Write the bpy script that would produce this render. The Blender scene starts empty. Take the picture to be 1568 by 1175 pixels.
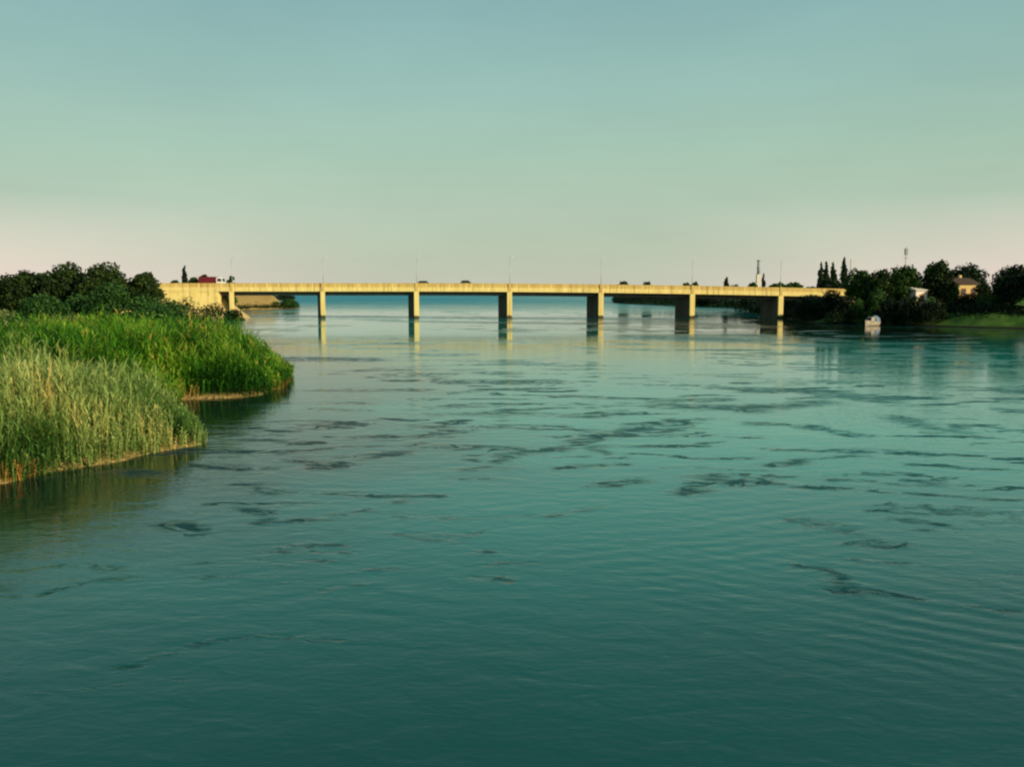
import bpy, bmesh, math, random
import numpy as np
from mathutils import Vector, Matrix
random.seed(7); RNG = np.random.default_rng(7)
S = bpy.context.scene; COL = S.collection
R = math.radians

# ------------------------------------------------------------------ camera
F = 1358.0; CAMH = 5.5; PITCH = math.atan(138.5 / F)
cd = bpy.data.cameras.new('camera'); cam = bpy.data.objects.new('camera', cd); COL.objects.link(cam)
cd.sensor_width = 36.0; cd.lens = 36.0 * F / 1568.0; cd.clip_start = 0.1; cd.clip_end = 60000.0
cam.location = (0, 0, CAMH); cam.rotation_euler = (math.pi / 2 - PITCH, 0, 0)
S.camera = cam

# ------------------------------------------------------------------ light
SUN_EL, SUN_AZ = 17.0, 130.0            # azimuth clockwise from +Y: the sun stands behind the viewer, to the right
w = bpy.data.worlds.new('World'); S.world = w; w.use_nodes = True
nt = w.node_tree; nt.nodes.clear()
out = nt.nodes.new('ShaderNodeOutputWorld'); bg = nt.nodes.new('ShaderNodeBackground')
sky = nt.nodes.new('ShaderNodeTexSky'); sky.sky_type = 'NISHITA'; sky.sun_disc = False
sky.sun_elevation = R(SUN_EL); sky.sun_rotation = R(SUN_AZ); sky.altitude = 100
sky.air_density = 1.0; sky.dust_density = 2.0; sky.ozone_density = 1.0
tc = nt.nodes.new('ShaderNodeTexCoord'); sep = nt.nodes.new('ShaderNodeSeparateXYZ')
ramp = nt.nodes.new('ShaderNodeValToRGB'); mix = nt.nodes.new('ShaderNodeMix'); mix.data_type = 'RGBA'
gain = nt.nodes.new('ShaderNodeVectorMath'); gain.operation = 'SCALE'; gain.inputs['Scale'].default_value = 10.0
mix.inputs['Factor'].default_value = 0.15          # a little of the physical sky varies the hazy green evening air
nt.links.new(tc.outputs['Generated'], sep.inputs[0]); nt.links.new(sep.outputs['Z'], ramp.inputs['Fac'])
SKY = [(0.0, (.66, .66, .53)), (.012, (.62, .64, .52)), (.04, (.54, .62, .48)), (.145, (.415, .60, .455)),
       (.22, (.34, .555, .48)), (.30, (.27, .48, .465)), (.5, (.16, .35, .40)), (1.0, (.08, .21, .31))]
e = ramp.color_ramp.elements
e[0].position, e[0].color = SKY[0][0], SKY[0][1] + (1,)
e[1].position, e[1].color = SKY[-1][0], SKY[-1][1] + (1,)
for p_, c_ in SKY[1:-1]:
    k = e.new(p_); k.color = c_ + (1,)
glow = nt.nodes.new('ShaderNodeMapRange'); glow.inputs['From Min'].default_value = .10; glow.inputs['From Max'].default_value = .0; glow.inputs['To Max'].default_value = 1.0
ab_ = nt.nodes.new('ShaderNodeMath'); ab_.operation = 'ABSOLUTE'; sd_x = nt.nodes.new('ShaderNodeMapRange'); sd_x.inputs['From Min'].default_value = .15; sd_x.inputs['From Max'].default_value = .55
both = nt.nodes.new('ShaderNodeMath'); both.operation = 'MULTIPLY'; pink = nt.nodes.new('ShaderNodeMix'); pink.data_type = 'RGBA'; pink.inputs['B'].default_value = (1.0, .80, .72, 1)
nt.links.new(sep.outputs['Z'], glow.inputs['Value']); nt.links.new(sep.outputs['X'], ab_.inputs[0]); nt.links.new(ab_.outputs[0], sd_x.inputs['Value'])
nt.links.new(glow.outputs[0], both.inputs[0]); nt.links.new(sd_x.outputs[0], both.inputs[1]); nt.links.new(both.outputs[0], pink.inputs['Factor'])
nt.links.new(ramp.outputs['Color'], pink.inputs['A'])
hz = nt.nodes.new('ShaderNodeTexNoise'); hz.inputs['Scale'].default_value = 2.2; hz.inputs['Detail'].default_value = 5; hz.inputs['Roughness'].default_value = .6
hm = nt.nodes.new('ShaderNodeMapping'); hm.inputs['Scale'].default_value = (1, 1, 3.5); nt.links.new(tc.outputs['Generated'], hm.inputs[0]); nt.links.new(hm.outputs[0], hz.inputs['Vector'])
hr_ = nt.nodes.new('ShaderNodeMapRange'); hr_.inputs['From Min'].default_value = .3; hr_.inputs['From Max'].default_value = .7; hr_.inputs['To Min'].default_value = .93; hr_.inputs['To Max'].default_value = 1.05
nt.links.new(hz.outputs['Fac'], hr_.inputs['Value']); hs = nt.nodes.new('ShaderNodeVectorMath'); hs.operation = 'SCALE'; nt.links.new(pink.outputs['Result'], hs.inputs[0]); nt.links.new(hr_.outputs[0], hs.inputs['Scale'])
nt.links.new(hs.outputs[0], gain.inputs[0])
nt.links.new(gain.outputs[0], mix.inputs['A']); nt.links.new(sky.outputs[0], mix.inputs['B'])
nt.links.new(mix.outputs['Result'], bg.inputs['Color']); nt.links.new(bg.outputs[0], out.inputs[0])
bg.inputs['Strength'].default_value = 0.1
sd = bpy.data.lights.new('sun', 'SUN'); sun = bpy.data.objects.new('sun', sd); COL.objects.link(sun)
sd.energy = 5.0; sd.angle = R(0.5); sd.color = (1.0, 0.86, 0.62)
to_sun = Vector((math.sin(R(SUN_AZ)) * math.cos(R(SUN_EL)), math.cos(R(SUN_AZ)) * math.cos(R(SUN_EL)), math.sin(R(SUN_EL))))
sun.rotation_euler = to_sun.to_track_quat('Z', 'Y').to_euler(); sun.location = (80, -60, 60)
S.view_settings.view_transform = 'Standard'; S.view_settings.look = 'None'
S.view_settings.exposure = 0.0; S.view_settings.gamma = 1.0; S.view_settings.use_curve_mapping = False
S.cycles.filter_width = 2.2; S.cycles.max_bounces = 6; S.cycles.transparent_max_bounces = 8

# ------------------------------------------------------------------ helpers
CP, SP = math.cos(PITCH), math.sin(PITCH)
def ray(px, py):
    u, v = (px - 784.0) / F, -(py - 587.5) / F
    return u, CP + v * SP, -SP + v * CP
def on_z(px, py, z=0.0):
    u, y, zz = ray(px, py); t = (z - CAMH) / zz
    return (u * t, y * t)
def at(px, py, Y):
    u, y, zz = ray(px, py); t = Y / y
    return (u * t, Y, CAMH + zz * t)
def xat(px, Y, z=3.0):
    return at(px, 449.0 - (z - CAMH) * F / Y, Y)[0]

def tag(o, label=None, cat=None, group=None, kind=None):
    if label: o['label'] = label
    if cat: o['category'] = cat
    if group: o['group'] = group
    if kind: o['kind'] = kind
    return o
def empty(name, loc, rz=0.0):
    o = bpy.data.objects.new(name, None); COL.objects.link(o)
    o.location = loc; o.rotation_euler = (0, 0, rz); o.empty_display_size = .5
    return o
def np_mesh(name, V, Q, mat, parent=None, tone=None, smooth=False, attrs=None):
    V = np.asarray(V, dtype=np.float32); Q = np.asarray(Q, dtype=np.int32); k = Q.shape[1]
    me = bpy.data.meshes.new(name)
    me.vertices.add(len(V)); me.vertices.foreach_set('co', V.ravel())
    me.loops.add(Q.size); me.loops.foreach_set('vertex_index', Q.ravel())
    me.polygons.add(len(Q)); me.polygons.foreach_set('loop_start', np.arange(0, Q.size, k, dtype=np.int32))
    me.polygons.foreach_set('loop_total', np.full(len(Q), k, dtype=np.int32))
    me.polygons.foreach_set('use_smooth', np.full(len(Q), bool(smooth)))
    attrs = dict(attrs or {})
    if tone is not None: attrs['tone'] = tone
    for a, val in attrs.items():
        at_ = me.attributes.new(a, 'FLOAT', 'POINT'); at_.data.foreach_set('value', np.asarray(val, dtype=np.float32))
    me.update(calc_edges=True); me.validate()
    me.materials.append(mat)
    o = bpy.data.objects.new(name, me); COL.objects.link(o)
    if parent: o.parent = parent
    return o
class MB:
    """collects shapes into one bmesh"""
    def __init__(s): s.bm = bmesh.new()
    def box(s, x0, x1, y0, y1, z0, z1, bev=0.0):
        m = Matrix.Translation(((x0 + x1) / 2, (y0 + y1) / 2, (z0 + z1) / 2)) @ Matrix.Diagonal((x1 - x0, y1 - y0, z1 - z0, 1))
        r = bmesh.ops.create_cube(s.bm, size=1.0, matrix=m)
        if bev:
            ed = list({e_ for v in r['verts'] for e_ in v.link_edges})
            bmesh.ops.bevel(s.bm, geom=ed, offset=bev, segments=2, affect='EDGES')
        return s
    def prism(s, bot, top):
        """closed solid between two rings of equal length"""
        a = [s.bm.verts.new(p) for p in bot]; b = [s.bm.verts.new(p) for p in top]; n = len(a)
        s.bm.faces.new(a[::-1]); s.bm.faces.new(b)
        for i in range(n): s.bm.faces.new((a[i], a[(i + 1) % n], b[(i + 1) % n], b[i]))
        return s
    def tube(s, p, q, r0, r1=None, n=10):
        r1 = r0 if r1 is None else r1
        p, q = Vector(p), Vector(q); d = q - p
        m = Matrix.Translation((p + q) / 2) @ d.to_track_quat('Z', 'Y').to_matrix().to_4x4()
        bmesh.ops.create_cone(s.bm, cap_ends=True, segments=n, radius1=r0, radius2=r1, depth=d.length, matrix=m)
        return s
    def build(s, name, mat, parent=None, smooth=False, bevel=0.0):
        bmesh.ops.recalc_face_normals(s.bm, faces=s.bm.faces[:])
        me = bpy.data.meshes.new(name); s.bm.to_mesh(me); s.bm.free(); me.materials.append(mat)
        if smooth: me.polygons.foreach_set('use_smooth', [True] * len(me.polygons))
        o = bpy.data.objects.new(name, me); COL.objects.link(o)
        if parent: o.parent = parent
        if bevel:
            b = o.modifiers.new('edge', 'BEVEL'); b.width = bevel; b.segments = 2; b.limit_method = 'ANGLE'
        return o

def hash2(ix, iy, seed):
    h = (ix.astype(np.int64) * 374761393 + iy.astype(np.int64) * 668265263 + seed * 1442695041) & 0x7fffffff
    h = ((h ^ (h >> 13)) * 1274126177) & 0x7fffffff
    return ((h ^ (h >> 16)) & 0xffff) / 65535.0
def vnoise(x, y, seed=0):
    ix, iy = np.floor(x), np.floor(y); fx, fy = x - ix, y - iy
    fx = fx * fx * (3 - 2 * fx); fy = fy * fy * (3 - 2 * fy)
    a, b = hash2(ix, iy, seed), hash2(ix + 1, iy, seed); c, d = hash2(ix, iy + 1, seed), hash2(ix + 1, iy + 1, seed)
    return (a * (1 - fx) + b * fx) * (1 - fy) + (c * (1 - fx) + d * fx) * fy
def fbm(x, y, seed=0, o=4):
    t = 0; am = .5
    for i in range(o): t = t + am * vnoise(x * 2 ** i, y * 2 ** i, seed + i); am *= .5
    return t / (1 - .5 ** o)
def sstep(a, b, x):
    t = np.clip((x - a) / (b - a), 0, 1); return t * t * (3 - 2 * t)

# ------------------------------------------------------------------ materials
def new_mat(name):
    m = bpy.data.materials.new(name); m.use_nodes = True; n = m.node_tree; n.nodes.clear()
    return m, n, n.nodes.new('ShaderNodeOutputMaterial')
def set_ramp(r, stops):
    e_ = r.color_ramp.elements
    e_[0].position, e_[0].color = stops[0][0], tuple(stops[0][1]) + (1,)
    e_[1].position, e_[1].color = stops[-1][0], tuple(stops[-1][1]) + (1,)
    for p_, c_ in stops[1:-1]: e_.new(p_).color = tuple(c_) + (1,)
def leaf_mat(name, stops, trans=.25, rough=.55):
    m, n, o = new_mat(name)
    a = n.nodes.new('ShaderNodeAttribute'); a.attribute_name = 'tone'
    r = n.nodes.new('ShaderNodeValToRGB'); set_ramp(r, stops)
    p = n.nodes.new('ShaderNodeBsdfPrincipled'); p.inputs['Roughness'].default_value = rough; p.inputs['Specular IOR Level'].default_value = .10
    t = n.nodes.new('ShaderNodeBsdfTranslucent'); x = n.nodes.new('ShaderNodeMixShader'); x.inputs[0].default_value = trans
    n.links.new(a.outputs['Fac'], r.inputs[0]); n.links.new(r.outputs[0], p.inputs['Base Color']); n.links.new(r.outputs[0], t.inputs['Color'])
    n.links.new(p.outputs[0], x.inputs[1]); n.links.new(t.outputs[0], x.inputs[2]); n.links.new(x.outputs[0], o.inputs[0])
    return m
def rough_mat(name, c0, c1, scale=1.5, rough=.85, bump=.02, metal=0.0, stretch=(1, 1, 1), spec=.3):
    m, n, o = new_mat(name)
    g = n.nodes.new('ShaderNodeTexCoord'); mp = n.nodes.new('ShaderNodeMapping'); mp.inputs['Scale'].default_value = stretch
    t = n.nodes.new('ShaderNodeTexNoise'); t.inputs['Scale'].default_value = scale; t.inputs['Detail'].default_value = 6; t.inputs['Roughness'].default_value = .65
    r = n.nodes.new('ShaderNodeValToRGB'); set_ramp(r, [(.3, c0), (.7, c1)])
    p = n.nodes.new('ShaderNodeBsdfPrincipled'); p.inputs['Roughness'].default_value = rough; p.inputs['Metallic'].default_value = metal
    p.inputs['Specular IOR Level'].default_value = spec
    b = n.nodes.new('ShaderNodeBump'); b.inputs['Strength'].default_value = .6; b.inputs['Distance'].default_value = bump
    n.links.new(g.outputs['Object'], mp.inputs[0]); n.links.new(mp.outputs[0], t.inputs['Vector'])
    n.links.new(t.outputs['Fac'], r.inputs[0]); n.links.new(r.outputs[0], p.inputs['Base Color'])
    n.links.new(t.outputs['Fac'], b.inputs['Height']); n.links.new(b.outputs[0], p.inputs['Normal']); n.links.new(p.outputs[0], o.inputs[0])
    return m
def weathered(name, c0, c1, seed):
    m = rough_mat(name, c0, c1, .55, .85, .012, stretch=(1, 1, .3)); n = m.node_tree; pr = [k for k in n.nodes if k.type == 'BSDF_PRINCIPLED'][0]
    base = pr.inputs['Base Color'].links[0].from_socket
    g = n.nodes.new('ShaderNodeNewGeometry'); sp_ = n.nodes.new('ShaderNodeSeparateXYZ'); n.links.new(g.outputs['Position'], sp_.inputs[0])
    mp = n.nodes.new('ShaderNodeMapping'); mp.inputs['Scale'].default_value = (2.6, 2.6, .10); n.links.new(g.outputs['Position'], mp.inputs[0])
    t = n.nodes.new('ShaderNodeTexNoise'); t.inputs['Scale'].default_value = 1.0; t.inputs['Detail'].default_value = 5; n.links.new(mp.outputs[0], t.inputs['Vector'])
    f = n.nodes.new('ShaderNodeMapRange'); f.inputs['From Min'].default_value = .52; f.inputs['From Max'].default_value = .74; f.inputs['To Max'].default_value = .75; n.links.new(t.outputs['Fac'], f.inputs['Value'])
    x = n.nodes.new('ShaderNodeMix'); x.data_type = 'RGBA'; n.links.new(f.outputs[0], x.inputs['Factor']); n.links.new(base, x.inputs['A']); x.inputs['B'].default_value = tuple(v * .42 for v in c0) + (1,)
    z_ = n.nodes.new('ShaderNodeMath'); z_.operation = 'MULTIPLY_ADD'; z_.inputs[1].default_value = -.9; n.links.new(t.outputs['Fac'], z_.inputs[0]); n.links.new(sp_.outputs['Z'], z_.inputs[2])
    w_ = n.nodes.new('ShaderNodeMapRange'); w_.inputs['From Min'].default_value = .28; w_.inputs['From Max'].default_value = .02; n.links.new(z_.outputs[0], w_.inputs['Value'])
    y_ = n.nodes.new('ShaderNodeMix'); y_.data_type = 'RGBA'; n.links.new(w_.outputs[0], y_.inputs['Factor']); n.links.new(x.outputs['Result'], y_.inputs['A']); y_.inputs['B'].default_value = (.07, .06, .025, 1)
    n.links.new(y_.outputs['Result'], pr.inputs['Base Color']); return m
M = {}
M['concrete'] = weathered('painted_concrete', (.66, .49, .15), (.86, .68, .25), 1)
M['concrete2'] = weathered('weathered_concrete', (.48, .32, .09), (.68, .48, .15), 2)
M['pier'] = rough_mat('shade_dark_concrete', (.06, .055, .04), (.13, .11, .07), .7, .9, .01, stretch=(1, 1, .3))  # shade of the pier sides put into the colour as dark concrete
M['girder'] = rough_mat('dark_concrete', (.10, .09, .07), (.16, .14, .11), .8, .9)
M['asphalt'] = rough_mat('asphalt', (.04, .04, .042), (.06, .06, .06), 4, .9)
M['steel'] = rough_mat('galvanised_steel', (.38, .38, .34), (.52, .52, .46), 3, .5, .002, .3)
M['stone'] = rough_mat('stone_pitching', (.40, .29, .12), (.66, .50, .20), 2.2, .9, .06)
M['bark'] = rough_mat('bark', (.05, .04, .03), (.11, .085, .06), 6, .95, .03, stretch=(1, 1, .2))
M['red'] = rough_mat('red_paint', (.10, .006, .010), (.16, .010, .014), 3, .45, .001, spec=.5)
M['boat_white'] = rough_mat('aged_white_gelcoat', (.26, .21, .15), (.44, .37, .27), 1.2, .6, .001)
M['white'] = rough_mat('white_paint', (.70, .66, .60), (.82, .78, .70), 2, .5, .001, spec=.5)
M['glass'] = rough_mat('dark_glass', (.015, .02, .022), (.025, .03, .032), 1, .08, .0001, spec=.6)
M['rubber'] = rough_mat('rubber', (.02, .02, .02), (.035, .035, .035), 5, .8)
M['carpaint'] = rough_mat('dark_green_paint', (.02, .025, .012), (.03, .035, .016), 2, .3, .0005, spec=.5)
M['carpaint2'] = rough_mat('dark_grey_paint', (.025, .025, .022), (.035, .035, .03), 2, .3, .0005, spec=.5)
M['render'] = rough_mat('yellow_render', (.48, .33, .12), (.60, .42, .17), 1.4, .9)
M['pale_render'] = rough_mat('pale_render', (.60, .52, .42), (.74, .66, .54), 1.4, .9)
M['tile'] = rough_mat('clay_tile', (.05, .030, .018), (.10, .055, .03), 5, .85)
M['shutter'] = rough_mat('orange_wood', (.30, .10, .03), (.42, .15, .05), 4, .8)
M['canvas'] = rough_mat('blue_grey_canvas', (.10, .15, .20), (.16, .22, .28), 3, .8)
M['greymetal'] = rough_mat('grey_cladding', (.22, .25, .26), (.32, .35, .36), 1, .7)
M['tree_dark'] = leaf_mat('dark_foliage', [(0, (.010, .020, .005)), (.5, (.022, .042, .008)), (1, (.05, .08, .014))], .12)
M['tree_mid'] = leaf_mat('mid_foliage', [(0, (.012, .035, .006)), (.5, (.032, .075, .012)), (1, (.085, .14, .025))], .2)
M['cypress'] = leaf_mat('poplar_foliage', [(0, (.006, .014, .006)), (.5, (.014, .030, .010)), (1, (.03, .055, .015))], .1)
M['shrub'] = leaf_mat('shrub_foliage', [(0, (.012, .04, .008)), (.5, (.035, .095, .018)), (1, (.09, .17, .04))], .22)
M['black_shrub'] = leaf_mat('shade_toned_foliage', [(0, (.004, .008, .003)), (.5, (.009, .018, .005)), (1, (.02, .035, .008))], .05)  # near-black leaves carry the right bank's shade in their colour
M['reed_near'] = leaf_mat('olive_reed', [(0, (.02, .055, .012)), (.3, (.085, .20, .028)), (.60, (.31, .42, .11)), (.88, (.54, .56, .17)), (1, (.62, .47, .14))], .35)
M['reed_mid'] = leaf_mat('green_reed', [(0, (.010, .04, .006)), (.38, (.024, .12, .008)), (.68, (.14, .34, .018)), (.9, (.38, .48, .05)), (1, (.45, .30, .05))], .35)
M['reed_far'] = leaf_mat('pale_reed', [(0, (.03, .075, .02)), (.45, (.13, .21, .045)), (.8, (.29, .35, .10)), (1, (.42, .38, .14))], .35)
M['straw'] = leaf_mat('dry_reed', [(0, (.22, .13, .03)), (.5, (.45, .27, .06)), (1, (.62, .42, .12))], .3)

# ------------------------------------------------------------------ land and water
LEFT = [(-60, -30), (-28, 5), (-17, 20)] + [on_z(*p) for p in [(20, 738), (90, 722), (160, 712), (235, 694), (310, 680), (300, 655), (262, 628),
        (275, 612), (330, 610), (400, 607), (436, 592), (446, 574)]] + [(-17.5, 66), (-24, 76), (-36, 100), (-50, 130), (-63, 160), (-70, 188), (-66, 198),
        (-68, 212), (-76, 230), (-86, 262), (-89, 296), (-79, 312), (-76, 322), (-86, 336), (-104, 362), (-150, 430), (-162, 560), (-158, 680), (-300, 800), (-700, 1100), (-1600, 1700), (-2900, 3000),
        (-9000, 3300), (-9000, -3000), (-400, -300)]
RIGHT = [(320, -200), (190, 20), (130, 90)] + [on_z(*p) for p in [(1568, 503), (1500, 502), (1400, 499), (1335, 496), (1290, 496), (1250, 496)]] + \
        [(56.5, 176), (60.5, 196), (62, 215), (66, 250), (79, 285), (83, 320), (72, 380), (57, 470), (58, 520), (90, 640), (260, 900), (900, 1600),
        (2600, 3000), (9000, 3300), (9000, -3000)]
FAR = [(-9000, 3200), (9000, 3200), (9000, 40000), (-9000, 40000)]
def sdf(X, Y, poly):
    P = np.array(poly); d = np.full(X.shape, 1e18); ins = np.zeros(X.shape, bool); n = len(P)
    for i in range(n):
        a, b = P[i], P[(i + 1) % n]; ex, ey = b - a; wx, wy = X - a[0], Y - a[1]
        t = np.clip((wx * ex + wy * ey) / (ex * ex + ey * ey + 1e-12), 0, 1)
        d = np.minimum(d, (wx - ex * t) ** 2 + (wy - ey * t) ** 2)
        c = ((a[1] > Y) != (b[1] > Y))
        with np.errstate(divide='ignore', invalid='ignore'):
            ins ^= c & (X < ex * (Y - a[1]) / (ey if ey else 1e-12) + a[0])
    d = np.sqrt(d); return np.where(ins, d, -d)
def BL(X, Y):   # the bare bluff past the left end of the bridge
    return sstep(-125, -108, X) * sstep(-80, -86, X) * sstep(225, 245, Y) * sstep(352, 335, Y)
def height(X, Y):
    X = np.asarray(X, float); Y = np.asarray(Y, float)
    wob = (fbm(X * .6, Y * .6, 3, 3) - .5) * 1.1
    dl, dr, df = sdf(X, Y, LEFT) + wob, sdf(X, Y, RIGHT) + wob, sdf(X, Y, FAR)
    n = (fbm(X * .25, Y * .25, 11) - .5)
    hl = .42 * (1 - np.exp(-np.maximum(dl, 0) / 1.3)) + .9 * sstep(3, 45, dl) + n * .35 * sstep(0, 3, dl)
    hl = hl + 4.6 * sstep(-84, -98, X) * sstep(165, 192, Y) * sstep(250, 210, Y)
    hl = hl + 4.6 * BL(X, Y) * sstep(.8, 9, dl)
    hr = .35 * (1 - np.exp(-np.maximum(dr, 0) / .8)) + 2.0 * sstep(1.2, 7, dr) + .6 * sstep(20, 90, dr) + n * .4 * sstep(0, 3, dr)
    hr = hr + 3.0 * sstep(72, 82, X) * sstep(182, 196, Y) * sstep(225, 204, Y)
    hf = 3 * sstep(0, 300, df)
    return np.where(dl > 0, hl, np.where(dr > 0, hr, np.where(df > 0, hf, np.maximum(np.maximum(np.maximum(dl, dr), df) * .35, -2.0) - .02)))
def H(x, y): return float(height(np.array([x]), np.array([y]))[0])
def axis(fine0, fine1, step, ends, ratio=1.18):
    a = list(np.arange(fine0, fine1 + 1e-6, step)); s = step
    while a[-1] < ends[1]: s *= ratio; a.append(min(a[-1] + s, ends[1]))
    s = step
    while a[0] > ends[0]: s *= ratio; a.insert(0, max(a[0] - s, ends[0]))
    return np.array(a)
def grid(xs, ys):
    X, Y = np.meshgrid(xs, ys); nx, ny = len(xs), len(ys)
    i = np.arange(nx * ny).reshape(ny, nx)
    Q = np.stack([i[:-1, :-1], i[:-1, 1:], i[1:, 1:], i[1:, :-1]], -1).reshape(-1, 4)
    return X.ravel(), Y.ravel(), Q

m, n, o = new_mat('earth_and_turf')
g = n.nodes.new('ShaderNodeNewGeometry'); sp = n.nodes.new('ShaderNodeSeparateXYZ'); n.links.new(g.outputs['Position'], sp.inputs[0])
nz = n.nodes.new('ShaderNodeTexNoise'); nz.inputs['Scale'].default_value = .55; nz.inputs['Detail'].default_value = 8; n.links.new(g.outputs['Position'], nz.inputs['Vector'])
nf = n.nodes.new('ShaderNodeTexNoise'); nf.inputs['Scale'].default_value = 6; nf.inputs['Detail'].default_value = 6; n.links.new(g.outputs['Position'], nf.inputs['Vector'])
rg = n.nodes.new('ShaderNodeValToRGB'); set_ramp(rg, [(.25, (.022, .06, .010)), (.5, (.05, .115, .018)), (.75, (.11, .15, .035))]); n.links.new(nz.outputs['Fac'], rg.inputs[0])
rs = n.nodes.new('ShaderNodeValToRGB'); set_ramp(rs, [(.3, (.24, .16, .055)), (.7, (.56, .37, .12))]); n.links.new(nf.outputs['Fac'], rs.inputs[0])
ad = n.nodes.new('ShaderNodeMath'); ad.operation = 'MULTIPLY_ADD'; ad.inputs[1].default_value = -.25; n.links.new(nz.outputs['Fac'], ad.inputs[0]); n.links.new(sp.outputs['Z'], ad.inputs[2])
bl_ = n.nodes.new('ShaderNodeAttribute'); bl_.attribute_name = 'bluff'
ad2 = n.nodes.new('ShaderNodeMath'); ad2.operation = 'MULTIPLY_ADD'; ad2.inputs[1].default_value = -7.0; n.links.new(bl_.outputs['Fac'], ad2.inputs[0]); n.links.new(ad.outputs[0], ad2.inputs[2]); ad = ad2
mr = n.nodes.new('ShaderNodeMapRange'); mr.inputs['From Min'].default_value = -.02; mr.inputs['From Max'].default_value = .14; n.links.new(ad.outputs[0], mr.inputs['Value'])
mx = n.nodes.new('ShaderNodeMix'); mx.data_type = 'RGBA'; n.links.new(mr.outputs[0], mx.inputs['Factor']); sa = n.nodes.new('ShaderNodeAttribute'); sa.attribute_name = 'sandy'
soil = n.nodes.new('ShaderNodeMix'); soil.data_type = 'RGBA'; soil.inputs['A'].default_value = (.022, .020, .010, 1); n.links.new(sa.outputs['Fac'], soil.inputs['Factor']); n.links.new(rs.outputs[0], soil.inputs['B'])
n.links.new(soil.outputs['Result'], mx.inputs['A']); n.links.new(rg.outputs[0], mx.inputs['B'])
pb = n.nodes.new('ShaderNodeBsdfPrincipled'); pb.inputs['Roughness'].default_value = .95; pb.inputs['Specular IOR Level'].default_value = .1
bp = n.nodes.new('ShaderNodeBump'); bp.inputs['Distance'].default_value = .25; n.links.new(nf.outputs['Fac'], bp.inputs['Height']); n.links.new(bp.outputs[0], pb.inputs['Normal'])
n.links.new(mx.outputs['Result'], pb.inputs['Base Color']); n.links.new(pb.outputs[0], o.inputs[0]); M['earth'] = m

xs = axis(-120, 120, .8, (-9000, 9000)); ys = axis(12, 250, .8, (-3000, 30000))
X, Y, Q = grid(xs, ys)
tag(np_mesh('ground', np.stack([X, Y, height(X, Y)], 1), Q, M['earth'], smooth=True, attrs={'sandy': sstep(10, -5, X), 'bluff': BL(X, Y)}),
    'green river banks sloping down to sandy edges at the water', 'ground', kind='structure')

# water: calm sheets broken by upwelling boils and drifting streaks of ripples
STROKES = [  # streaks of ruffled water, traced as (x, y) of both ends and half thickness on the photograph, laid on the water plane
 (785,700,850,690,5,1),(840,692,930,668,5,1.2),(910,668,985,655,4,1.2),(975,658,1060,655,3,.9),(940,667,1080,664,2,.6),(745,715,790,698,4,.7),(725,728,760,730,3,.6),
 (930,690,965,705,4,.8),(870,716,980,714,3,1),(890,745,960,743,3,.7),(930,742,990,735,6,.8),(1060,755,1085,750,5,1),(1075,748,1135,732,4,.7),
 (1150,742,1200,738,7,1),(1190,742,1260,748,4,.9),(1250,750,1360,752,4,1),(1350,752,1568,770,3,.7),(1165,712,1235,706,4,.9),(1180,690,1260,692,4,.7),(1215,705,1330,702,2,.4),
 (1025,622,1110,625,7,.9),(1010,615,1100,612,4,.6),(1135,628,1185,624,5,1),(1180,622,1260,618,5,.8),(1160,650,1230,655,4,.8),(1225,655,1320,668,4,.7),(1290,690,1400,692,4,.5),
 (1170,600,1260,600,4,.7),(1240,602,1340,612,5,.6),(1370,640,1450,660,6,.5),(1420,714,1460,716,4,1),(1450,716,1568,726,3,.7),(1100,594,1200,596,3,.5),(1300,738,1500,742,3,.4),
 (1010,517,1110,520,5,1),(1000,516,1080,514,3,.6),(450,550,555,551,5,.9),(560,568,650,566,2,.5),(600,583,615,584,2,1),(650,576,668,577,2,1),(690,602,760,596,3,.6),(700,624,740,622,3,.6),
 (860,638,930,638,4,.9),(645,652,705,649,3,1),(560,668,700,668,3,.6),(600,682,640,678,3,.6),(500,625,560,628,3,.5),(420,692,480,690,5,.9),(430,690,560,684,2,.8),(430,706,530,714,3,.7),(505,716,600,700,4,.8),(565,702,600,694,6,.7),
 (300,714,365,718,3,.7),(380,740,425,738,3,.6),(415,745,435,755,4,.6),(340,776,385,778,4,1.1),(385,778,480,778,3,.9),(378,786,430,800,3,1),(425,802,500,800,4,1.2),(490,800,560,786,3,.8),
 (500,756,545,755,3,.9),(545,756,600,762,3,1.2),(590,760,680,760,4,1),(600,775,640,770,5,.6),(540,788,680,790,2,.5),(640,796,760,790,3,.6),(690,790,850,784,3,.5),(830,786,900,778,2,.4),
 (630,820,700,828,4,.6),(700,828,740,815,3,.4),(680,818,705,820,3,.6),(735,842,755,842,4,1.2),(700,850,740,848,2,.5),(788,862,825,860,4,.5),(755,880,800,882,4,.9),
 (260,808,300,812,6,.8),(270,822,300,822,4,.7),(440,852,520,850,4,.7),(480,842,510,840,7,.7),(410,865,500,865,3,.8),(300,873,430,870,3,.4),(530,884,640,868,3,.6),(390,905,450,903,3,.7),
 (80,870,200,890,4,.5),(100,905,190,890,3,.6),(300,892,380,890,3,.6),(310,996,400,990,3,.9),(400,990,540,988,3,.8),(190,1020,330,998,4,.5),(480,918,560,905,4,.4),(60,1060,300,1050,4,.3),
 (1200,872,1260,890,5,1),(1230,882,1290,905,4,1.1),(1280,905,1360,918,6,1),(1350,915,1420,925,4,1.1),(1410,928,1568,945,4,.9),(1335,838,1400,838,5,.9),(1335,860,1370,863,5,.9),(1360,785,1420,788,5,.9),(1400,800,1460,812,5,.7),(1430,820,1568,828,3,.6),
 (1220,805,1330,820,14,.35),(380,484,1000,489,2.5,.7),(610,492,900,496,2,.6),(1000,492,1130,500,3,.3),(460,466,640,466,3,.4),(660,467,760,466,3,.5)]
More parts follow.
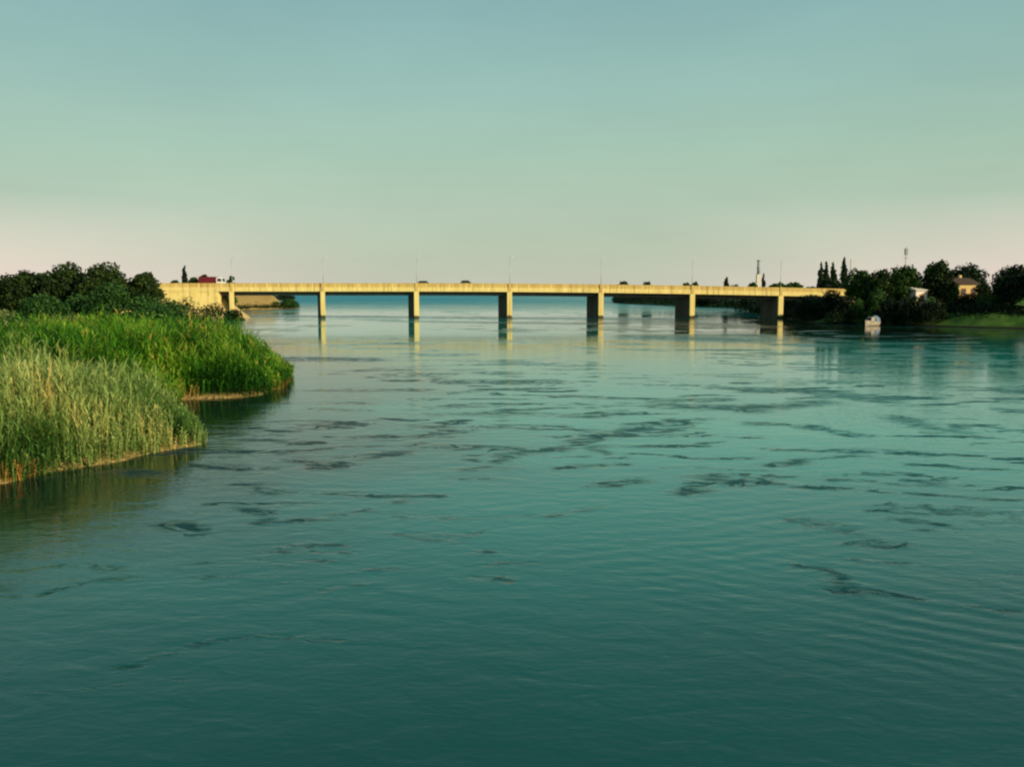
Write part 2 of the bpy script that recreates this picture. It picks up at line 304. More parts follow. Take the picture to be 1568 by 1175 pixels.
xs = np.unique(np.concatenate([axis(-22, 22, .11, (-120, 140), 1.012), axis(-120, 140, 8, (-15000, 15000), 1.4)]))
ys = np.unique(np.concatenate([axis(9, 45, .10, (3, 420), 1.02), axis(3, 420, 30, (-3000, 40000), 1.4)]))
X, Y, Q = grid(xs, ys)
wx = X + (fbm(X * .5, Y * .35, 21) - .5) * 2.2; wy = Y + (fbm(X * .25, Y * .4, 31) - .5) * 1.7
near = (np.abs(X) < 125) & (Y > 3) & (Y < 420)
churn = np.zeros(X.shape)
xn, yn = wx[near], wy[near]; cn = np.zeros(xn.shape)
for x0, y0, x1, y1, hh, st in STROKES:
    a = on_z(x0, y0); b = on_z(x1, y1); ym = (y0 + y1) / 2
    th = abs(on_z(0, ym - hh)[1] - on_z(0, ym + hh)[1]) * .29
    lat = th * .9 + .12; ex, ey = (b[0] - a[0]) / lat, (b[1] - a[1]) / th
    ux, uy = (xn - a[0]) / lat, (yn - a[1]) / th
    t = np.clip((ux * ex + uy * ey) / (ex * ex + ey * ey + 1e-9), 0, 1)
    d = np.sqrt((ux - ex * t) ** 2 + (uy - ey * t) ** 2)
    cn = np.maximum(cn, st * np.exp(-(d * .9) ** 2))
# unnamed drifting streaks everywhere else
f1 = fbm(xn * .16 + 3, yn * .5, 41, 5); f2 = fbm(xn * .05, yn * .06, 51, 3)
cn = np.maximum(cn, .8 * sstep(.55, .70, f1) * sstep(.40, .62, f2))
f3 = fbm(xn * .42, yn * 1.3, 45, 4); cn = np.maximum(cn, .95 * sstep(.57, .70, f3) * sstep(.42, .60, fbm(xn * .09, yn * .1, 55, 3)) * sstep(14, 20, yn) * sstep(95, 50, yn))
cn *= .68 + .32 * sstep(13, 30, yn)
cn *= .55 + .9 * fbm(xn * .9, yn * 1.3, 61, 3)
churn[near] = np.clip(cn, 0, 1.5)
churn = np.maximum(churn, .42 * sstep(225, 330, Y))
# gentle swell trains fanning out of the eddy on the right, really displaced
Z = np.zeros(X.shape); zn = np.zeros(xn.shape); Xn, Yn = X[near], Y[near]
def patch(px, py, rx, ry):
    c = on_z(px, py); return np.exp(-((Xn - c[0]) / rx) ** 2 - ((Yn - c[1]) / ry) ** 2)
wob = (fbm(Xn * .35, Yn * .35, 71) - .5) * 11
for (px, py, rx, ry, kx, ky, amp) in [(1120, 830, 3.2, 4.5, -2.2, 5.6, .011), (1010, 860, 3.0, 4.0, -1.0, 6.4, .008), (1330, 930, 3.0, 3.0, 4.6, 6.2, .017), (1450, 970, 2.6, 2.2, 4.2, 7.0, .018), (1240, 900, 2.5, 2.6, 3.6, 6.4, .015),
                                     (700, 960, 5.0, 4.0, .8, 4.5, .005), (300, 960, 3.5, 4.0, -.8, 4.2, .007)]:
    zn += .26 * amp * (.35 + 1.3 * vnoise(Xn * .35 + px, Yn * .5, 77)) * patch(px, py, rx, ry) * np.sin(1.55 * (kx * Xn + ky * Yn) + wob)
zn += .012 * (fbm(Xn * .35, Yn * .5, 81, 3) - .5)
Z[near] = zn * sstep(125, 60, np.abs(Xn)) * sstep(420, 120, Yn)
wv = (fbm(X * .06, Y * .06, 171, 3) - .5)
mid = sstep(9, 38, Y + wv * 16); lake = sstep(225, 620, Y + wv * 120) * (.62 + .38 * sstep(60, -70, X)) * np.clip(.55 + .9 * fbm(X * .012, Y * .06, 191, 3), 0, 1)          # vignette darkening painted on near water, paler middle; sky-reflection blue on the lake
bank_reflection = np.zeros(X.shape); bank_reflection[near] = sstep(-15, -3.0, sdf(Xn, Yn, LEFT) + (fbm(Xn * .4, Yn * .4, 181, 3) - .5) * 4)   # dark reflection of the reeds painted into the water colour
bank_reflection[near] = np.maximum(bank_reflection[near], sstep(-80, -26, sdf(Xn, Yn, RIGHT) + (fbm(Xn * .1, Yn * .1, 185, 3) - .5) * 30) * sstep(60, 112, Yn) * sstep(215, 190, Yn))  # dark reflection of the right bank, painted in the same way
m, n, o = new_mat('river_water')
g = n.nodes.new('ShaderNodeNewGeometry'); at_ = n.nodes.new('ShaderNodeAttribute'); at_.attribute_name = 'churn'
def noise(scale, sx, sy, det, dist=0.0):
    mp = n.nodes.new('ShaderNodeMapping'); mp.inputs['Scale'].default_value = (sx, sy, 1); n.links.new(g.outputs['Position'], mp.inputs[0])
    t = n.nodes.new('ShaderNodeTexNoise'); t.inputs['Scale'].default_value = scale; t.inputs['Detail'].default_value = det
    t.inputs['Distortion'].default_value = dist; n.links.new(mp.outputs[0], t.inputs['Vector']); return t.outputs['Fac']
def math_(op, a, b, c=None):
    k = n.nodes.new('ShaderNodeMath'); k.operation = op
    for i, v in enumerate((a, b, c)):
        if v is None: continue
        if isinstance(v, (int, float)): k.inputs[i].default_value = v
        else: n.links.new(v, k.inputs[i])
    return k.outputs[0]
calm = math_('MULTIPLY', noise(1.6, .7, 1.2, 3, .4), .011)
fine = math_('MULTIPLY', noise(7.0, .6, 1.2, 2), .0026)
ch = at_.outputs['Fac']
brk = n.nodes.new('ShaderNodeMapRange'); brk.inputs['From Min'].default_value = .45; brk.inputs['From Max'].default_value = .76; n.links.new(noise(1.7, .45, 1.3, 6, 1.1), brk.inputs['Value'])
rdg = n.nodes.new('ShaderNodeMapRange'); rdg.inputs['From Min'].default_value = .055; rdg.inputs['From Max'].default_value = .0   # thin dark threads along the boils
n.links.new(math_('ABSOLUTE', math_('SUBTRACT', noise(.75, .55, 1.0, 5, 1.6), .5), 0.0), rdg.inputs['Value'])
chm = math_('MINIMUM', math_('MULTIPLY', math_('MULTIPLY', ch, math_('MULTIPLY_ADD', math_('MAXIMUM', brk.outputs[0], math_('MULTIPLY', rdg.outputs[0], .95)), 1.05, .10)), 2.1), 1.0)
ruff = math_('MULTIPLY', math_('MULTIPLY', math_('SUBTRACT', noise(3.2, .6, 1.3, 4, .6), .5), chm), .13)
bz = n.nodes.new('ShaderNodeAttribute'); bz.attribute_name = 'breeze'
hgt = math_('ADD', math_('MULTIPLY', math_('ADD', calm, fine), bz.outputs['Fac']), ruff)
b = n.nodes.new('ShaderNodeBump'); b.inputs['Strength'].default_value = 1.0; b.inputs['Distance'].default_value = 1.0; n.links.new(hgt, b.inputs['Height'])
p = n.nodes.new('ShaderNodeBsdfPrincipled'); p.inputs['IOR'].default_value = 1.333
p.inputs['Roughness'].default_value = .035
lk = n.nodes.new('ShaderNodeAttribute'); lk.attribute_name = 'lake'
n.links.new(math_('ADD', math_('MULTIPLY_ADD', lk.outputs['Fac'], .36, .035), math_('MULTIPLY', chm, .22)), p.inputs['Roughness'])
n.links.new(math_('MULTIPLY_ADD', math_('MAXIMUM', chm, math_('MULTIPLY', lk.outputs['Fac'], .86)), -.48, .5), p.inputs['Specular IOR Level'])     # steep little waves hide the bright sheen of the calm film
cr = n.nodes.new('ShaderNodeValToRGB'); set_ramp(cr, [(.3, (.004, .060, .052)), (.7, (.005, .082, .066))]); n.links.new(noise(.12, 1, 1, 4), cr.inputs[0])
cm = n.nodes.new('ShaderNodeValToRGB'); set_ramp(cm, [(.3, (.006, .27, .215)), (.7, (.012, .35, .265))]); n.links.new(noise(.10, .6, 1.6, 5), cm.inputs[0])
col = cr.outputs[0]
for nm, c_ in (('mid', cm.outputs[0]), ('lake', (.03, .36, .45, 1)), ('bank_reflection', (.008, .026, .013, 1))):
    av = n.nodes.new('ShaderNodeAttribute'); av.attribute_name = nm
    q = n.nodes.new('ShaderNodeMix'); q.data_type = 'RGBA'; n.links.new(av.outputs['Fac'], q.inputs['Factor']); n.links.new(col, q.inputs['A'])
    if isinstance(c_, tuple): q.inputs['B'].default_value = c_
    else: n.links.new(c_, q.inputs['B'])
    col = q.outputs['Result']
q = n.nodes.new('ShaderNodeMix'); q.data_type = 'RGBA'; n.links.new(math_('MULTIPLY', chm, .8), q.inputs['Factor']); n.links.new(col, q.inputs['A']); q.inputs['B'].default_value = (.006, .050, .060, 1); col = q.outputs['Result']   # streaks darkened in colour for the sky that steep ripples don't mirror
n.links.new(col, p.inputs['Base Color']); n.links.new(b.outputs[0], p.inputs['Normal']); n.links.new(p.outputs[0], o.inputs[0])
tag(np_mesh('water', np.stack([X, Y, Z], 1), Q, m, smooth=True, attrs={'churn': churn, 'breeze': (1 - .65 * sstep(60, 130, Y)) * (1 + 1.1 * sstep(60, 14, Y)), 'mid': mid, 'lake': lake, 'bank_reflection': bank_reflection}),
    'wide teal green river with dark drifting streaks of ripples', 'river', kind='structure')

# ------------------------------------------------------------------ bridge
BY0, BY1 = 196.0, 203.4; ZB, ZE, ZP, ZR = 5.86, 6.78, 7.70, 6.72
def dz(x):   # the deck falls gently towards the right bank
    t = max(0.0, x + 18.0); return -.00012 * t * t - .003 * t if t < 80 else -.00012 * 6400 - .003 * 80 - .0222 * (t - 80)
PIERS = [355, 494.5, 638, 780.5, 920.5, 1060.5, 1196]
PX = [xat(p, BY0, 4.5) for p in PIERS]
br = empty('bridge', (0, BY0, 0)); tag(br, 'long low yellow concrete road bridge on seven wall piers crossing the river', 'bridge')
def run(x0, x1, step=4.0):
    k = max(1, int(math.ceil((x1 - x0) / step))); return [x0 + (x1 - x0) * i / k for i in range(k + 1)]
def sweep(mb, x0, x1, y0, y1, z0, z1):
    """a bar that follows the deck's profile; y relative to the bridge front"""
    P = run(x0, x1); R_ = []
    for x in P:
        d = dz(x); R_.append([mb.bm.verts.new(v) for v in ((x, y0, z0 + d), (x, y1, z0 + d), (x, y1, z1 + d), (x, y0, z1 + d))])
    mb.bm.faces.new(R_[0]); mb.bm.faces.new(R_[-1][::-1])
    for a, c in zip(R_, R_[1:]):
        for i in range(4): mb.bm.faces.new((a[i], c[i], c[(i + 1) % 4], a[(i + 1) % 4]))
XL, XR, W_ = -150.0, 120.0, BY1 - BY0
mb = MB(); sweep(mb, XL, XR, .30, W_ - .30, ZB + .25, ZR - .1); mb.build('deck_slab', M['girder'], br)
mb = MB(); sweep(mb, XL, XR, .9, W_ - .9, ZR - .1, ZR); mb.build('roadway', M['asphalt'], br)
for y0 in (0.0, W_ - .30):
    mb = MB(); sweep(mb, XL, XR, y0, y0 + .30, ZB, ZE); mb.build('edge_beam', M['concrete'], br)
    s = 1 if y0 == 0 else -1; yy = y0 + (.08 if s > 0 else .06)
    mb = MB(); sweep(mb, XL, XR, yy, yy + .16, ZE, ZP - .16); pr = mb.build('parapet', M['concrete2'], br)
    mb = MB(); sweep(mb, XL, XR, yy - .05, yy + .21, ZP - .16, ZP); mb.build('coping', M['concrete2'], pr)
    mb = MB()
    x = XL + 1.0
    while x < XR: mb.box(x, x + .22, yy - .04, yy + .20, ZE + dz(x), ZP - .16 + dz(x)); x += 2.5
    o_ = mb.build('parapet_posts', M['concrete'], pr); o_['kind'] = 'stuff'
for y0 in (1.9, 3.4, 5.0):
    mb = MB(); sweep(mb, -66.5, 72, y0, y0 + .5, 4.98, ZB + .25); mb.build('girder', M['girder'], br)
skew = (345 - 784) / F
for x in PX:
    d = dz(x); L = 6.6; hw = .50; zt = ZB + d
    mb = MB(); ring = lambda z, g_: [(x - hw - g_, -.05 - g_, z), (x + hw + g_, -.05 - g_, z), (x + hw + g_ + skew * L, L + g_, z), (x - hw - g_ + skew * L, L + g_, z)]
    
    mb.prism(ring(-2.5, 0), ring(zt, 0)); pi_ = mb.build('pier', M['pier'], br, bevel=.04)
    lit_end_ring = lambda z: [(x - hw - .03, -.10, z), (x + hw + .03, -.10, z), (x + hw + .03 + skew * .35, .35, z), (x - hw - .03 + skew * .35, .35, z)]
    mb = MB(); mb.prism(lit_end_ring(-2.5), lit_end_ring(zt - .003)); mb.build('lit_end', M['concrete'], pi_)  # pier end kept in sunlit yellow against the shade-dark wall
    mb = MB(); mb.prism([(x - .30, -.12, zt), (x + .30, -.12, zt), (x + .30, .0, zt), (x - .30, .0, zt)], [(x - .30, -.12, ZP + .06 + d), (x + .30, -.12, ZP + .06 + d), (x + .30, .0, ZP + .06 + d), (x - .30, .0, ZP + .06 + d)])
    mb.build('pilaster', M['concrete2'], pi_)
# abutment walls with sunk panels
mb = MB(); xa = xat(334, BY0, 5)
mb.box(XL, xa, .12, W_ - .12, -1, ZB + .24)
edges = [xat(p, BY0, 5) for p in (150, 200, 240, 262)]
ab = mb.build('abutment', M['concrete'], br)
mb = MB()
xx = [xat(p, BY0, 5) for p in (170, 210, 214, 250, 254, 291, 303, 320, 326, 334)]
for a, c in zip(xx[1::2], xx[2::2]): mb.box(a, c, .0, .12, 4.853, ZB - .003)
mb.box(XL, xa, .0, .118, 2.0, 4.85); mb.build('wall_facing', M['concrete'], ab)
mb = MB(); mb.box(72, XR, .12, W_ - .12, -1, ZB + .1 + dz(72) - .9); mb.build('abutment', M['concrete2'], br)

# stone pitched cone under the first span
cx, cy = xat(326, BY0, 5), BY0 + 4.0
V, Q_ = [], []; NA, NR = 28, 10
for j in range(NR):
    f = j / (NR - 1)
    for i in range(NA):
        a = -math.pi * .5 - .9 + (math.pi * .5 + 1.6) * i / (NA - 1)
        r = .6 + f * (6.4 + .6 * math.cos(a)); z = 5.2 * (1 - f) - .8 * f + .10 * random.uniform(-1, 1)
        x_, y_ = cx + r * math.cos(a), cy + r * math.sin(a) * .85
        V.append((x_, y_, z))
for j in range(NR - 1):
    for i in range(NA - 1):
        a = j * NA + i; Q_.append((a, a + 1, a + NA + 1, a + NA))
tag(np_mesh('embankment', V, Q_, M['stone'], smooth=True), 'golden stone pitched bank sloping to the water under the left end of the bridge', 'embankment')

# lamp posts on the downstream parapet, one above each pier
def lamp_post(x):
    t = empty('lamp_post', (x, BY0 + .62, ZR + dz(x)))
    MB().tube((0, 0, -.06), (0, 0, 6.5), .075, .045).build('pole', M['steel'], t, smooth=True)
    mb = MB(); mb.tube((0, 0, 6.45), (.25, .35, 6.75), .045, .04, 8).tube((.25, .35, 6.75), (.6, 1.0, 6.85), .04, .035, 8).build('arm', M['steel'], t, smooth=True)
    mb = MB(); mb.box(.42, .82, .95, 1.45, 6.80, 6.94, .04); mb.build('lamp_head', M['white'], t)
    return t
def copy_tree(o_, parent=None):
    c = o_.copy(); COL.objects.link(c)
    if parent: c.parent = parent
    for ch in [k for k in bpy.data.objects if k.parent == o_]: copy_tree(ch, c)
    return c
LL = ['standing just right of the red truck', 'above the second pier from the left', 'above the third pier from the left', 'above the middle pier',
      'above the third pier from the right', 'above the second pier from the right', 'above the last pier at the dark right bank']
lp0 = None
for x, l in zip(PX, LL):
    if lp0 is None: o_ = lp0 = lamp_post(x)
    else: o_ = copy_tree(lp0); o_.location = (x, BY0 + .62, ZR + dz(x))
    tag(o_, ('slim grey bridge lamp post ' if l.startswith('standing') else 'slim pale bridge lamp post ') + l, 'lamp post', 'lamp posts along the bridge')

# traffic on the deck
def wheel(parent, x, y, r=.42, w=.26):
    t = MB(); t.tube((x, y - w / 2, r), (x, y + w / 2, r), r, r, 20); tw = t.build('wheel', M['rubber'], parent, bevel=.03)
    MB().tube((x, y - w / 2 - .012, r), (x, y + w / 2 + .012, r), r * .55, r * .55, 16).build('rim', M['steel'], tw)
def truck(x):
    t = empty('truck', (x, BY0 + 2.6, ZR + dz(x)))
    MB().box(-2.6, 2.5, -.45, .45, .45, .70).build('chassis', M['girder'], t)
    bx = MB().box(-2.7, 1.05, -1.1, 1.1, .72, 2.40, .05).build('cargo_box', M['red'], t)
    mb = MB()
    for k in range(7): mb.box(-2.5 + k * .55, -2.44 + k * .55, -1.125, -1.10, .8, 2.3)
    mb.build('side_ribs', M['red'], bx)
    cab = MB().prism([(1.15, -1.0, .45), (2.75, -1.0, .45), (2.75, 1.0, .45), (1.15, 1.0, .45)], [(1.15, -.95, 2.25), (2.35, -.95, 2.25), (2.35, .95, 2.25), (1.15, .95, 2.25)]).build('cab', M['white'], t, bevel=.08)
    MB().prism([(1.45, -1.004, 1.35), (2.40, -1.004, 1.35), (2.40, 1.004, 1.35), (1.45, 1.004, 1.35)], [(1.45, -.985, 2.0), (2.28, -.985, 2.0), (2.28, .985, 2.0), (1.45, .985, 2.0)]).build('side_window', M['glass'], cab)
    MB().prism([(2.62, -.85, 1.35), (2.66, -.85, 1.35), (2.66, .85, 1.35), (2.62, .85, 1.35)], [(2.42, -.8, 2.05), (2.46, -.8, 2.05), (2.46, .8, 2.05), (2.42, .8, 2.05)]).build('windscreen', M['glass'], cab)
    MB().box(2.70, 2.82, -1.0, 1.0, .42, .66, .03).build('bumper', M['girder'], cab)
    for yy in (-.75, .75): MB().box(2.70, 2.79, yy - .14, yy + .14, .78, .95, .03).build('headlight', M['white'], cab)
    for xw in (-1.8, 1.9):
        for yw in (-.88, .88): wheel(t, xw, yw)
    return t
tag(truck(xat(325, BY0 + 2.6, 8)), 'dark red box truck with a white cab driving over the left end of the bridge', 'truck')
def car(x, y, mat, h, sgn=1):
    t = empty('car', (x, y, ZR + dz(x)), 0 if sgn > 0 else math.pi)
    prof = [(-2.1, .35), (2.1, .35), (2.15, .62), (2.0, .80), (1.05, .92), (.45, h), (-.95, h), (-1.75, .98), (-2.1, .92)]
    body = MB().prism([(a, -.85, c) for a, c in prof], [(a, .85, c) for a, c in prof]).build('body', mat, t, bevel=.07)
    for sy in (-1, 1):
        MB().prism([(-1.35, sy * .845, .98), (.82, sy * .845, .98), (.36, sy * .845, h - .10), (-.88, sy * .845, h - .10)], [(-1.35, sy * .862, .98), (.82, sy * .862, .98), (.36, sy * .862, h - .10), (-.88, sy * .862, h - .10)]).build('side_window', M['glass'], body)
        MB().box(2.06, 2.16, sy * .62 - .16, sy * .62 + .16, .60, .74, .03).build('headlight', M['white'], body)
        for xw in (-1.3, 1.3): wheel(t, xw, sy * .76, .32, .2)
    return t
tag(car(xat(650, BY0 + 2.7, 8), BY0 + 2.7, M['carpaint'], 1.50), 'small dark car roof just above the parapet right of the third pier from the left', 'car', 'cars crossing the bridge')
tag(car(xat(711, BY0 + 5.0, 8), BY0 + 5.0, M['carpaint2'], 1.66, -1), 'dark car roof showing above the parapet midway between third and middle pier', 'car', 'cars crossing the bridge')

# ------------------------------------------------------------------ trees and shrubs
def leaves(C, out, size, tone):
    """one small leaf-spray quad per centre, facing roughly outward"""
    k = len(C); nrm = out + RNG.normal(0, .75, (k, 3)); nrm /= np.linalg.norm(nrm, axis=1)[:, None] + 1e-9
    up = RNG.normal(0, 1, (k, 3)); a = np.cross(nrm, up); a /= np.linalg.norm(a, axis=1)[:, None] + 1e-9; b_ = np.cross(nrm, a)
    s1 = (size * RNG.uniform(.6, 1.3, k))[:, None]; s2 = s1 * RNG.uniform(.45, .8, k)[:, None]
    V = np.stack([C - a * s1, C - b_ * s2 + a * s1 * .2, C + a * s1, C + b_ * s2 - a * s1 * .1], 1).reshape(-1, 3)
    return V, np.arange(4 * k).reshape(-1, 4), np.repeat(tone, 4)
def crown(name, lobes, nleaf, size, mat, parent):
    """lobes: (x, y, z, rx, ry, rz); leaf sprays spread through each lobe, thick towards its skin"""
    A = np.array(lobes, float); vol = (A[:, 3] * A[:, 4] * A[:, 5]) ** (2 / 3); cnt = np.maximum(12, (1.9 * nleaf * vol / vol.sum()).astype(int))
    Cs, Os, Ts = [], [], []
    for L, c in zip(A, cnt):
        d = RNG.normal(0, 1, (c, 3)); d /= np.linalg.norm(d, axis=1)[:, None]
        r = RNG.uniform(.25, 1, c) ** .5; r *= 1 + .22 * (vnoise(d[:, 0] * 3 + L[0] * 7, d[:, 2] * 3 + d[:, 1] * 2 + L[2], 5) - .5) * 2
        Cs.append(L[:3] + d * r[:, None] * L[3:6]); Os.append(d * .9 + np.array([0, 0, .25]))
        Ts.append(np.clip(RNG.normal(.42 + RNG.normal(0, .14), .2, c), 0, 1))
    V, Q2, t = leaves(np.concatenate(Cs), np.concatenate(Os), size, np.concatenate(Ts))
    return np_mesh(name, V, Q2, mat, parent, tone=t)
def trunk(parent, h, r, limbs, lean=0.0, spread=None):
    spread = h * .3 if spread is None else spread
    mb = MB(); mb.tube((0, 0, -.4), (lean * .4, 0, h * .5), r, r * .75, 9).tube((lean * .4, 0, h * .5), (lean, 0, h), r * .75, r * .35, 9)
    for i in range(limbs):
        a = i * 2.4 + random.random(); z0 = h * random.uniform(.45, .85)
        mb.tube((lean * .4, 0, z0), (math.cos(a) * spread, math.sin(a) * spread, z0 + h * random.uniform(.15, .3)), r * .35, r * .12, 7)
    return mb.build('trunk', M['bark'], parent, smooth=True)
def round_tree(px, Y, top, wpx, label, mat='tree_mid', name='broadleaf_tree', cat='tree', group=None, n=2600, size=.24, low=.10, squash=.85, parts=True, rows=None):
    x, _, zt = at(px, top, Y); g0 = H(x, Y); h = zt - g0; wd = wpx / F * Y
    t = empty(name, (x, Y, g0)); tag(t, label, cat, group)
    lobes = []; K = rows or max(14, int(12 + 1.2 * wd))
    cz = h * (low + (1 - low) * .5); rz_ = h * (1 - low) * .5; rx_ = wd * .5
    for i in range(K):
        u_ = 1 - 1.75 * (i + .5) / K; a = i * 2.39996 + random.uniform(-.25, .25); q = math.sqrt(max(0, 1 - u_ * u_)) if u_ > 0 else 1 - .25 * u_ * u_
        lr = min(rx_, rz_) * random.uniform(.30, .46); k_ = random.uniform(.80, 1.04)
        lobes.append((math.cos(a) * q * (rx_ - lr * .8) * k_, math.sin(a) * q * (rx_ - lr * .8) * .85 * k_, cz + u_ * (rz_ - lr * .75) * k_, lr, lr, lr * squash))
    lobes.append((0, 0, cz, rx_ * .72, rx_ * .62, rz_ * .8))
    crown('crown', lobes, n, size, M[mat], t)
    if parts: trunk(t, h * .62, max(.08, h * .024), 5, spread=min(h * .3, wd * .3))
    return t
def spire(px, Y, top, wpx, label, mat='cypress', name='poplar_tree', cat='tree', group=None, n=900, size=.24):
    x, _, zt = at(px, top, Y); g0 = H(x, Y); h = zt - g0; wd = wpx / F * Y
    t = empty(name, (x, Y, g0)); tag(t, label, cat, group); lobes = []
    for i in range(11):
        f = i / 10; r_ = wd * .5 * (.55 + .75 * f - 1.22 * f * f + .10) * random.uniform(.85, 1.12); r_ = max(r_, wd * .06)
        lobes.append((random.uniform(-.1, .1) * wd, random.uniform(-.1, .1) * wd, h * (.08 + .87 * f), r_, r_, h * .085))
    crown('crown', lobes, n, size, M[mat], t); trunk(t, h * .8, max(.07, h * .014), 3, spread=wd * .2)
    return t
def shrub(px, Y, top, wpx, label, mat='shrub', group=None, n=900, size=.17, name='shrub', cat='shrub', base=None):
    x, _, zt = at(px, top, Y); g0 = H(x, Y); h = max(.6, zt - g0); wd = wpx / F * Y
    t = empty(name, (x, Y, g0)); tag(t, label, cat, group); lobes = []
    for i in range(9):
        a = i * 2.4; q = random.uniform(.15, .95)
        lr = min(wd, h * 1.6) * random.uniform(.2, .3); zz = h * (1 - q * .8)
        lobes.append((math.cos(a) * wd * .42 * q, math.sin(a) * wd * .3 * q, min(zz, h - lr * .7), lr, lr, min(lr * .8, h * .4)))
    lobes.append((0, 0, h * .38, wd * .42, wd * .34, h * .40))
    crown('foliage', lobes, n, size, M[mat], t)
    mb = MB()
    for i in range(4): a = i * 1.6; mb.tube((0, 0, -.3), (math.cos(a) * wd * .2, math.sin(a) * wd * .18, h * .55), .05, .02, 6)
    mb.build('stems', M['bark'], t)
    return t

G = 'dark trees behind the reeds on the left bank'
round_tree(-55, 128, 404, 130, 'dark broad tree cut by the left edge of the photo', 'tree_dark', group=G, n=4200)
round_tree(40, 126, 410, 100, 'low flat-topped dark tree, leftmost whole crown on the left bank', 'tree_dark', group=G, n=4200)
round_tree(100, 124, 402, 80, 'dark tree with a high rounded top left of the gap-free double crown', 'tree_dark', group=G, n=3600)
round_tree(156, 121, 402, 92, 'tallest dark wide tree in the middle of the left bank group', 'tree_dark', group=G, n=4200)
round_tree(219, 116, 411, 58, 'round olive tree standing right of the dark left group at the bridge end', 'tree_dark', group=G, n=3000)
G = 'shrubs before the left bank trees'
shrub(60, 98, 446, 92, 'wide rounded grey green shrub at the left edge before the dark trees', group=G, n=2400)
shrub(118, 104, 441, 70, 'dark rounded shrub between the wide grey shrub and the tall bush', group=G, n=1900)
shrub(165, 99, 432, 80, 'tall mid green bush at the foot of the tallest dark tree', group=G, n=2300)
shrub(215, 95, 449, 70, 'leafy green bush below the round olive tree', group=G, n=1900)
shrub(258, 108, 456, 66, 'low green bush before the yellow abutment wall', group=G, n=1300)
shrub(238, 84, 468, 80, 'bright leafy bush above the middle reeds, left of the bridge end', group=G, n=1900)
G = 'bushes at the foot of the left embankment'
shrub(286, 176, 453, 60, 'small dark arched bush against the pale abutment wall', 'black_shrub', group=G, n=700, size=.2)
shrub(326, 183, 464, 56, 'low black bush at the water below the truck', 'black_shrub', group=G, n=700, size=.2)
shrub(378, 312, 464, 30, 'low dark green bush on the pale bluff just right of the far left pier', 'black_shrub', group=G, n=700, size=.3)
shrub(442, 318, 458, 30, 'round dark green bush at the river tip past the golden bluff', 'shrub', group=G, n=900, size=.32)
shrub(422, 314, 463, 16, 'pale green tuft at the end of the golden bluff', 'reed_far', group=G, n=350, size=.3)
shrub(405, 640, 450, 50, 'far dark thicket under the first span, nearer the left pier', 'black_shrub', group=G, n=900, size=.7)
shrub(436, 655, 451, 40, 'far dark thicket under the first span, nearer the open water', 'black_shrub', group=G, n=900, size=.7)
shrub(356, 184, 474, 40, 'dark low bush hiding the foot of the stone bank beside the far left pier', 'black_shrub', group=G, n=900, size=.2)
G = 'far trees above the bridge parapet'
spire(282, 262, 408, 11, 'single slim dark cypress behind the left end of the bridge', name='cypress_tree', group=G, n=900, size=.3)
round_tree(296, 262, 423, 17, 'small dark round tree right of the slim cypress', 'tree_dark', group=G, n=600, size=.4)
round_tree(311, 258, 419, 16, 'round dark tree touching the back of the red truck', 'tree_dark', group=G, n=600, size=.4)
round_tree(353, 258, 422, 20, 'green spreading tree behind the far left lamp post', 'tree_mid', group=G, n=600, size=.4)
round_tree(268, 268, 428, 14, 'tiny faint tree left of the slim cypress', 'tree_mid', group=G, n=350, size=.4)
round_tree(955, 505, 428, 18, 'flat dark treetop peeping over the parapet right of the third pier from the right', 'tree_dark', group=G, n=500, size=.6)
round_tree(991, 505, 430, 18, 'lower dark treetop over the parapet, right of the flat one', 'tree_dark', group=G, n=500, size=.6)
round_tree(1051, 470, 432, 14, 'faint small treetop left of the second pier from the right', 'tree_mid', group=G, n=400, size=.6)
round_tree(1064, 470, 430, 14, 'dark small treetop right above the second pier from the right', 'tree_dark', group=G, n=400, size=.6)
spire(1112, 420, 425, 14, 'dark cone shaped tree alone left of the grey tower', name='conifer_tree', group=G, n=700, size=.5)
round_tree(1125, 430, 435, 18, 'low green tree beside the dark cone shaped tree', 'tree_mid', group=G, n=400, size=.6)
round_tree(1152, 430, 431, 16, 'yellowish green tree left of the grey tower', 'tree_mid', group=G, n=450, size=.6)
spire(1169, 420, 419, 8, 'thin dark cypress right against the grey tower', name='cypress_tree', group=G, n=600, size=.45)
round_tree(1192, 330, 432, 38, 'long flat green tree right of the grey tower, left half', 'tree_mid', group=G, n=1100, size=.5)
round_tree(1215, 330, 431, 34, 'long flat green tree left of the right bank poplars', 'tree_mid', group=G, n=1000, size=.5)
round_tree(1242, 300, 437, 22, 'low dark tree at the left foot of the poplars', 'tree_dark', group=G, n=500, size=.5)
G = 'poplars at the right end of the bridge'
for px, top, wp, yy, l in [(1257, 404, 17, 212, 'leftmost short dark poplar of the row at the right bridge end'), (1266, 401, 15, 215, 'second dark poplar from the left in the row'),
                           (1277, 403, 16, 212, 'middle dark poplar in the row at the right bridge end'), (1293, 395, 15, 214, 'tallest pointed dark poplar, rightmost of the row')]:
    spire(px, yy, top, wp, l, group=G, n=1500, size=.26)
round_tree(1272, 211, 424, 48, 'dense dark round tree filling the foot of the poplar row', 'cypress', group=G, n=1800)
G = 'trees on the right bank'
round_tree(1318, 166, 410, 50, 'round green tree just right of the pointed poplar', 'tree_mid', group=G, n=2600)
round_tree(1350, 160, 406, 54, 'dark green tree left of the thin mast', 'tree_dark', group=G, n=2600)
round_tree(1386, 160, 403, 62, 'broad green tree under the thin mast', 'tree_mid', group=G, n=3800)
round_tree(1438, 158, 395, 52, 'tallest dark tree right of the small white house', 'tree_dark', group=G, n=3200)
round_tree(1482, 176, 402, 64, 'dark rounded tree behind the yellow house', 'cypress', group=G, n=3200)
